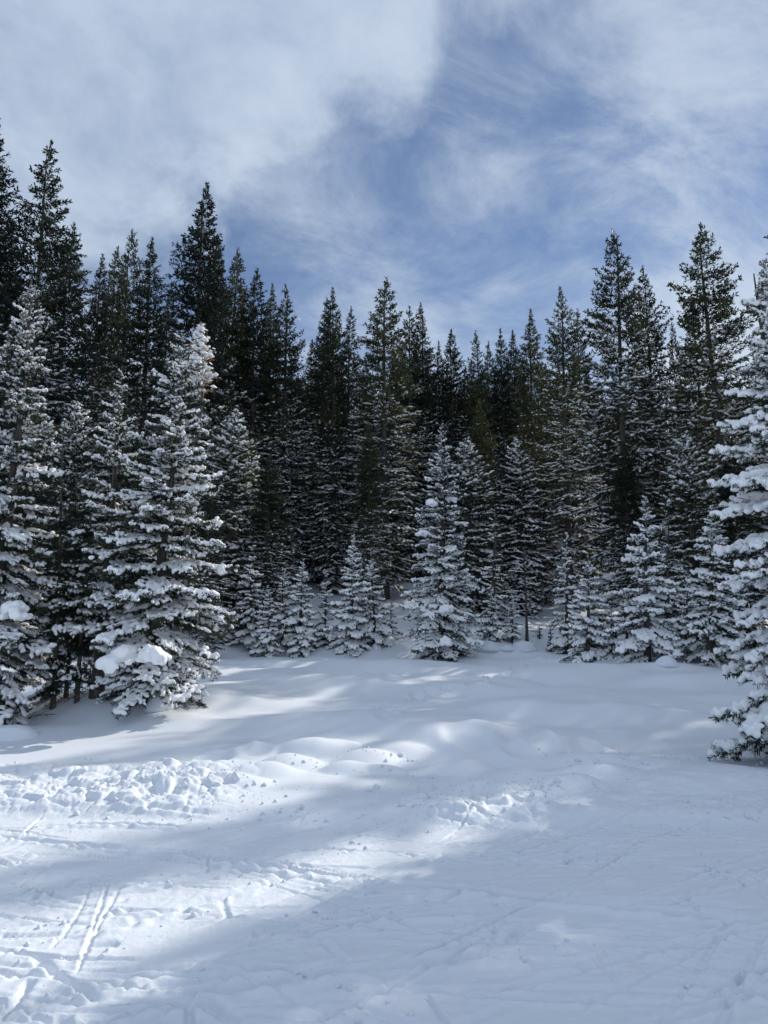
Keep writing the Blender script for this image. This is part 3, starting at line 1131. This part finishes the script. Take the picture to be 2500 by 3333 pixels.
gp = ground_point(1716, 2086)
bare_sapling(gp, top_at(1713, 1765, gp[1]), 3, 'bare leafless sapling with snow-lined twigs beside the gap')
for i, (bx, by, ty, lab) in enumerate([(1756, 2078, 2035, 'tiny twin-tipped seedling poking from snow in the gap'), (1792, 2112, 2042, 'tiny dark seedling at the left foot of the narrow right spruce')]):
    gp = ground_point(bx, by)
    near_tree('spruce_seedling', gp, top_at(bx, ty, gp[1]), .22, lab, 820 + i, .1, h0=.10, gap=.12, per=4, lsc=.4)

# ------------------------------------------------------------------ skyline trees
G_SKY = 'tall spruces whose tips make the skyline'
SKY = [
    (-8, 372, 30, 'spire', 0, 1.0, 'tallest spire, cut off by the left edge of the photo'),
    (52, 705, 33, 'medium', 1, 1.0, 'dark spruce top between the left edge spire and the tall ragged one'),
    (172, 462, 31, 'medium', 0, 1.05, 'tall ragged spruce with upturned boughs, second tip from the left edge'),
    (240, 728, 33, 'spire', 1, 1.05, 'blunt narrow spruce right of the tall ragged one'),
    (331, 822, 39, 'spire', 2, .9, 'narrow spruce left of the three close tips on the left skyline'),
    (384, 802, 41, 'spire', 3, .9, 'first of the three close spruce tips on the left skyline'),
    (430, 757, 37, 'open', 0, .8, 'middle one of the three close spruce tips, its trunk showing'),
    (505, 775, 36, 'spire', 0, 1.0, 'last and fullest of the three close spruce tips on the left skyline'),
    (552, 922, 47, 'spire', 1, .8, 'small far spruce tip just left of the tall dense spire'),
    (659, 600, 33, 'spire', 2, 1.15, 'tall dense dark spire towering over the left half'),
    (708, 765, 37, 'spire', 3, .85, 'thin spire leaning on the right side of the tall dense one'),
    (743, 802, 36, 'medium', 2, .95, 'olive feathery spruce second right of the tall dense spire'),
    (791, 938, 43, 'spire', 0, .85, 'short far tip before the rusty-topped spruce'),
    (838, 880, 36, 'spire', 1, 1.0, 'pointed spruce with a rusty cone-laden top left of centre'),
    (896, 930, 41, 'spire', 2, .85, 'narrow spruce between the rusty-topped one and the olive pair'),
    (945, 922, 37, 'medium', 0, .92, 'sunlit olive spruce at the left rim of the sky notch'),
    (1015, 1100, 46, 'spire', 3, .8, 'low frosted spruce at the bottom of the sky notch'),
    (1052, 970, 41, 'spire', 0, .9, 'first tip of the trio right of the sky notch'),
    (1097, 935, 38, 'spire', 2, .95, 'highest tip of the trio right of the sky notch'),
    (1138, 997, 41, 'medium', 1, .85, 'rightmost olive tip of the trio right of the sky notch'),
    (1253, 908, 36, 'medium', 2, 1.15, 'broad spruce with a thin spike of a top at the centre'),
    (1334, 1003, 40, 'medium', 0, .95, 'left one of the joined pair of spruces right of the spiky central one'),
    (1367, 985, 42, 'spire', 1, .9, 'right one of the joined pair of spruces right of the spiky central one'),
    (1432, 1108, 47, 'spire', 2, .75, 'low tip left of the spire above the central snowy spruce'),
    (1456, 1067, 42, 'spire', 3, .95, 'dark spire rising above the central snowy spruce'),
    (1548, 1075, 42, 'medium', 1, .85, 'pointed spruce alone in the low sky right of centre'),
    (1590, 1112, 46, 'spire', 0, .8, 'short spruce right of the lone pointed one'),
    (1634, 1072, 43, 'spire', 1, .85, 'left one of the twin close tips right of centre'),
    (1662, 1074, 44, 'spire', 3, .8, 'right one of the twin close tips right of centre'),
    (1716, 1010, 40, 'spire', 2, .95, 'dark dense-topped spruce right of the twin tips'),
    (1812, 946, 34, 'open', 1, .95, 'open spruce with a long grey bare trunk above the footprint gap'),
    (1882, 1010, 40, 'medium', 2, .8, 'thin spruce between the grey-trunked one and the tall drooping one'),
    (1975, 746, 31, 'open', 2, 1.0, 'tall drooping spruce with a visible trunk on the right skyline'),
    (2090, 868, 33, 'open', 3, .85, 'open spruce right of the tall drooping one'),
    (2188, 1050, 43, 'open', 0, .6, 'spindly thin spruce against the bright right sky'),
    (2252, 965, 35, 'medium', 0, .9, 'shorter spruce joined to the left side of the tallest right one'),
    (2294, 733, 31, 'open', 3, 1.1, 'tallest and widest open spruce of the right skyline'),
    (2420, 1235, 38, 'open', 1, .85, 'low ragged spruce top behind the right edge tree'),
]
for px, py, Yd, kind, k, rs, label in SKY:
    tpnt = top_at(px, py, Yd)
    H = float(tpnt[2] - zat(tpnt[0], Yd)) + .15
    far_tree('spruce_tree', float(tpnt[0]), Yd, H, kind, k, label, G_SKY, rs, lean=(rng.normal(0, .010), rng.normal(0, .006)))

# middle storey between the young front row and the tall ones
G_MID = 'shaded mid-height spruces behind the front row'
MID = [(150, 1480, 22), (560, 1400, 25), (690, 1560, 24), (770, 1330, 29), (880, 1480, 28), (1000, 1520, 33), (1200, 1380, 32), (1290, 1430, 29), (1330, 1560, 28), (1520, 1420, 31), (1560, 1300, 33),
       (1680, 1420, 33), (1760, 1500, 36), (1880, 1430, 31), (2030, 1440, 29), (2230, 1400, 28), (2380, 1430, 27), (2480, 1500, 25), (60, 1250, 24), (640, 1250, 30), (420, 1300, 25), (250, 1300, 27)]
MID_AT = ['behind the thin poles of the left thicket', 'behind the right side of the big left spruce', 'just right of the big left spruce, above its lower skirt',
          'behind the little brown-footed spruce', 'between the brown-footed and the dark-footed young spruces', 'at the left rim of the snowy clearing in the forest',
          'right behind the bushiest young spruce', 'left of the central spruce, overlapping its skirt', 'low behind the left shoulder of the central spruce', 'close behind the right side of the central spruce',
          'between the central and the layered spruce', 'behind the layered spruce on its right', 'behind the bare sapling', 'beside the long grey bare trunk', 'under the tall drooping spruce',
          'behind the heavy-tiered spruce on its right', 'behind the rounded drooping spruce', 'behind the right edge spruce', 'behind the left edge spruce', 'behind the dead tan top',
          'behind the top of the slimmer left spruce', 'between the left edge spruce and the slimmer left one']
for i, (px, py, Yd) in enumerate(MID):
    tpnt = top_at(px, py, Yd)
    H = float(tpnt[2] - zat(tpnt[0], Yd)) + .15
    if i in (5, 8, 13, 17, 7):
        continue
    far_tree('spruce_tree', float(tpnt[0]), Yd, H, ('spire', 'young')[i % 2], i, 'shaded frosty spruce ' + MID_AT[i], G_MID, rng.uniform(.9, 1.2))

# deep forest
G_DEEP = 'spruces deep in the forest'
nd = 0
for Yd in np.arange(46, 96, 5.0):
    x = -0.62 * Yd + rng.uniform(0, 3)
    while x < .62 * Yd:
        yy = Yd + rng.uniform(-2, 2)
        pyt = rng.uniform(1170, 1420)
        px = 1250 + x / yy * FPX * 1.05
        if not (940 < px < 1150 and yy < 60):
            H = float(top_at(1250, pyt, yy)[2] - zat(x, yy)) + .15
            H = min(max(H, 7), 22)
            far_tree('spruce_tree', x, yy, H, ['spire', 'medium', 'open', 'spire'][nd % 4], nd, 'dim spruce deep in the shaded forest behind all the other rows', G_DEEP, 1.2, snowy=nd % 2 == 0)
            nd += 1
        x += rng.uniform(2.6, 4.6)
print('deep', nd)

# trees that stand outside the picture on the right and shade the run
G_SHADE = 'tall spruces just outside the picture on the sunny side'
ca_, sa_ = math.cos(SUN_AZ), math.sin(SUN_AZ)
SHADE = [(ca_ * c + sa_ * q, -sa_ * c + ca_ * q, H) for c, q, H in
         [(-5.9, 30, 20.5), (-4.8, 27, 13.6), (-2.1, 26, 21), (-1.0, 26, 22), (-.1, 24, 20), (1.2, 27, 22), (2.2, 23, 19), (4.0, 25, 21), (6.0, 22, 18), (-1.9, 35, 22), (0.6, 32, 23),
          (-8.0, 31, 15.6), (-8.9, 32, 16.8), (-6.9, 34, 17.6), (-9.9, 33, 19.3), (-11.1, 34, 15), (-4.15, 29, 18.4)]]
for i, (x, y, H) in enumerate(SHADE):
    far_tree('spruce_tree', x, y, H, 'spire' if i in (0, len(SHADE) - 1) else 'open' if i in (2, 3) else ['medium', 'spire', 'open', 'spire'][i % 4] if i > 10 else ['medium', 'spire'][i % 2], i,
             'tall spruce outside the picture on the right, shading the piste', G_SHADE, .85 if i == 0 else .7 if i == len(SHADE) - 1 else .85 if i == 1 else 1.15)

# ------------------------------------------------------------------ small snow forms and clutter
def mound(px, py, rx, ry, h, label, seed, name='snow_mound', dy=0.0):
    gp = ground_point(px, py)
    g = np.random.default_rng(seed)
    x, y = gp[0], gp[1] + dy
    V0, F0 = ico(4)
    V = V0.copy()
    up = V[:, 2] > -.35
    n_ = fbm(V[:, 0] * 1.4 + seed, V[:, 1] * 1.4 + V[:, 2] * 1.1, seed, 3)
    V = V * (1 + .16 * n_)[:, None]
    V[:, 2] = np.where(V[:, 2] > 0, V[:, 2] ** 1.0, V[:, 2] * .5)
    # flare towards the snow it sits in
    fl = 1 + .45 * np.clip(.35 - V[:, 2], 0, 1) ** 1.2
    V[:, :2] *= fl[:, None]
    V = V * np.array([rx, ry, h])
    o = obj(name, mesh_np(name, V, F0, M_snow, True))
    o.location = (x, y, zat(x, y) - h * .12)
    tag(o, label, 'snow mound', 'snow-covered humps at the forest edge')
    return o


mound(522, 2296, .24, .26, .36, 'upright snow-covered stump hump beside the grey trunk', 3)
mound(1262, 2092, .30, .3, .26, 'smooth round snow cushion left of the central spruce', 5)
mound(1225, 2112, .16, .16, .22, 'small snow cap beside the bushiest young spruce\'s foot', 6)
mound(1585, 2108, .42, .4, .28, 'wide snow cushion below the small rounded spruce', 7)
mound(1648, 2112, .24, .2, .16, 'low snow cushion below the dark-footed small spruce', 8)
mound(1705, 2112, .42, .34, .30, 'peaked snow hump at the bare sapling\'s foot', 9)
mound(610, 2268, .15, .14, .17, 'left snow knob under the big left spruce\'s low boughs', 10)
mound(655, 2260, .12, .12, .14, 'right snow knob under the big left spruce\'s low boughs', 11)
mound(2170, 2160, .30, .25, .22, 'snow hump between the heavy-tiered and the rounded spruce', 12)
mound(2390, 2150, .5, .4, .22, 'snow shoulder at the rounded drooping spruce\'s right foot', 13)
mound(25, 2400, .45, .3, .22, 'snow hump under the left edge spruce\'s lowest boughs', 14)


def snow_pad(px, py, Yd, rx, ry, h, label, seed, tilt=0.0, parts=11, yaw=0.0):
    """A thick cushion of snow caught on boughs."""
    g = np.random.default_rng(seed)
    V0, F0 = ICO2
    Vs, Fs, n_ = [], [], 0
    for k in range(parts):
        c = g.normal(0, .34, 3) * np.array([rx, ry, h * .35]) if k else np.zeros(3)
        c[2] -= h * 1.5 * ((c[0] / rx) ** 2 + (c[1] / ry) ** 2) * .5
        s_ = np.array([rx, ry, h * .8]) * (g.uniform(.34, .58) if k else .62)
        Vs.append(V0 * s_ + c); Fs.append(F0 + n_); n_ += len(V0)
    for k in range(10):   # fingers hanging over the twigs at the rim
        a_ = g.uniform(0, 6.28)
        c = np.array([math.cos(a_) * rx * .8, math.sin(a_) * ry * .8, -h * .75])
        s_ = np.array([.07, .07, .055]) * g.uniform(.7, 1.3)
        Vs.append(V0 * s_ + c); Fs.append(F0 + n_); n_ += len(V0)
    me = remeshed('snow_pad', np.concatenate(Vs), np.concatenate(Fs), .022, M_load, wob=.035, seed=seed, smooth_it=2)
    p = top_at(px, py, Yd)
    o = obj('snow_pad', me)
    o.location = p
    o.rotation_euler = (0, tilt, yaw)
    tag(o, label, 'snow clump', 'thick cushions of snow caught on the boughs')
    return o


def yd(i, off):
    return float(NEAR_POS[i][0][1]) + off


snow_pad(400, 2125, yd(1, -1.0), .38, .34, .26, 'large smooth snow cushion low on the big left spruce', 21, tilt=-.35)
snow_pad(505, 2118, yd(1, -1.2), .22, .2, .16, 'smaller snow cushion right of the large one on the left spruce', 22, tilt=.25)
snow_pad(55, 1975, yd(0, -1.1), .24, .24, .20, 'domed snow cushion on the left edge spruce', 23)
snow_pad(1452, 1975, yd(3, -1.15), .22, .2, .16, 'snow clump low on the central spruce\'s front', 26)
snow_pad(1450, 2080, yd(3, -1.5), .18, .16, .2, 'lowest snow clump on the central spruce\'s front', 27)
snow_pad(1375, 1730, yd(3, -.5), .22, .2, .10, 'flat snow clump on the central spruce\'s left shoulder', 28, tilt=-.1)
snow_pad(1405, 1630, yd(3, -.7), .16, .16, .14, 'snow clump high on the central spruce', 29)
snow_pad(2440, 2265, yd(19, -.9), .22, .2, .14, 'thick snow cushion on a low bough of the right edge spruce', 30, tilt=-.3)
snow_pad(2455, 2350, yd(19, -1.0), .26, .22, .17, 'lowest thick snow cushion on the right edge spruce', 31, tilt=-.35)

# fallen branch by the left edge spruce
gp = ground_point(75, 2350)
g = np.random.default_rng(41)
pts = [np.array([0, 0, 0.])]
d = unit(np.array([.8, .1, .42]))
P, D, Ln = [], [], []
p = np.array([-.1, 0, -.05])
for i in range(7):
    P.append(p); D.append(d); Ln.append(.12)
    if i in (2, 3, 5):
        P.append(p); D.append(unit(d + np.array([0, g.normal(0, .5), g.normal(.2, .7)]))); Ln.append(.16)
    p = p + d * .10
    d = unit(d + np.array([.1, g.normal(0, .1), -.06]))
P, D, Ln = np.array(P), np.array(D), np.array(Ln)
ge = Geo()
ge.add(*twig_prisms(P, D, Ln * 1.3, .011))
o = obj('dead_branch', ge.mesh('dead_branch', M_bark))
o.location = (gp[0], gp[1], zat(gp[0], gp[1]) + .02)
tag(o, 'thin dark dead branch sticking out of the snow at lower left', 'branch')

# crumbs of snow thrown over the piste
g = np.random.default_rng(51)
n_c = 2000
cx, cy = g.uniform(-5.2, 5.2, n_c * 6), g.uniform(3.0, 10.2, n_c * 6)
dens_c = ss(.50, .78, vnoise(cx / 1.3 + .3 * cy, cy / .42, 64)) * .8 + .015 + .5 * ss(-.45, .1, cy - edge_y(cx)) * ss(1.3, .5, cy - edge_y(cx)) * (0.35 + .65 * ss(-.6, -1.6, cx) + .5 * ss(.2, .6, cx) * ss(2.2, 1.2, cx))
keep = np.nonzero((g.random(n_c * 6) < dens_c) & (np.abs(cx) < .62 * cy + .2))[0][:n_c]
cx, cy = cx[keep], cy[keep]
cz = full_z(cx.copy(), cy.copy())
bank_ = ss(-.4, .1, cy - edge_y(cx))
sz = (.0035 + .009 * g.random(len(cx)) ** 4 * 1.8) * (1 + 1.6 * bank_ * g.random(len(cx)) ** 2)
V0, F0 = ICO1[0][:12], None
import bmesh
bmm = bmesh.new()
bmesh.ops.create_icosphere(bmm, subdivisions=1, radius=1)
V0 = np.array([v.co for v in bmm.verts]); F0 = np.array([[v.index for v in f_.verts] for f_ in bmm.faces])
bmm.free()
m_ = len(cx)
VV = V0[None] * (1 + g.uniform(-.35, .35, (m_, len(V0), 1)))
VV = VV * (sz[:, None] * g.uniform(.7, 1.4, (m_, 3)))[:, None, :]
VV = VV + np.stack([cx, cy, cz + sz * .25], 1)[:, None]
FF = (F0[None] + (np.arange(m_) * len(V0))[:, None, None]).reshape(-1, 3)
tag(obj('snow_crumbs', mesh_np('snow_crumbs', VV.reshape(-1, 3), FF, M_piste, True)), 'loose crumbs of snow strewn over the piste and its bank', 'snow', kind='stuff')
tri = sum(len(m.polygons) for m in bpy.data.meshes)
print('faces in mesh data', tri, 'objects', len(scene.objects))
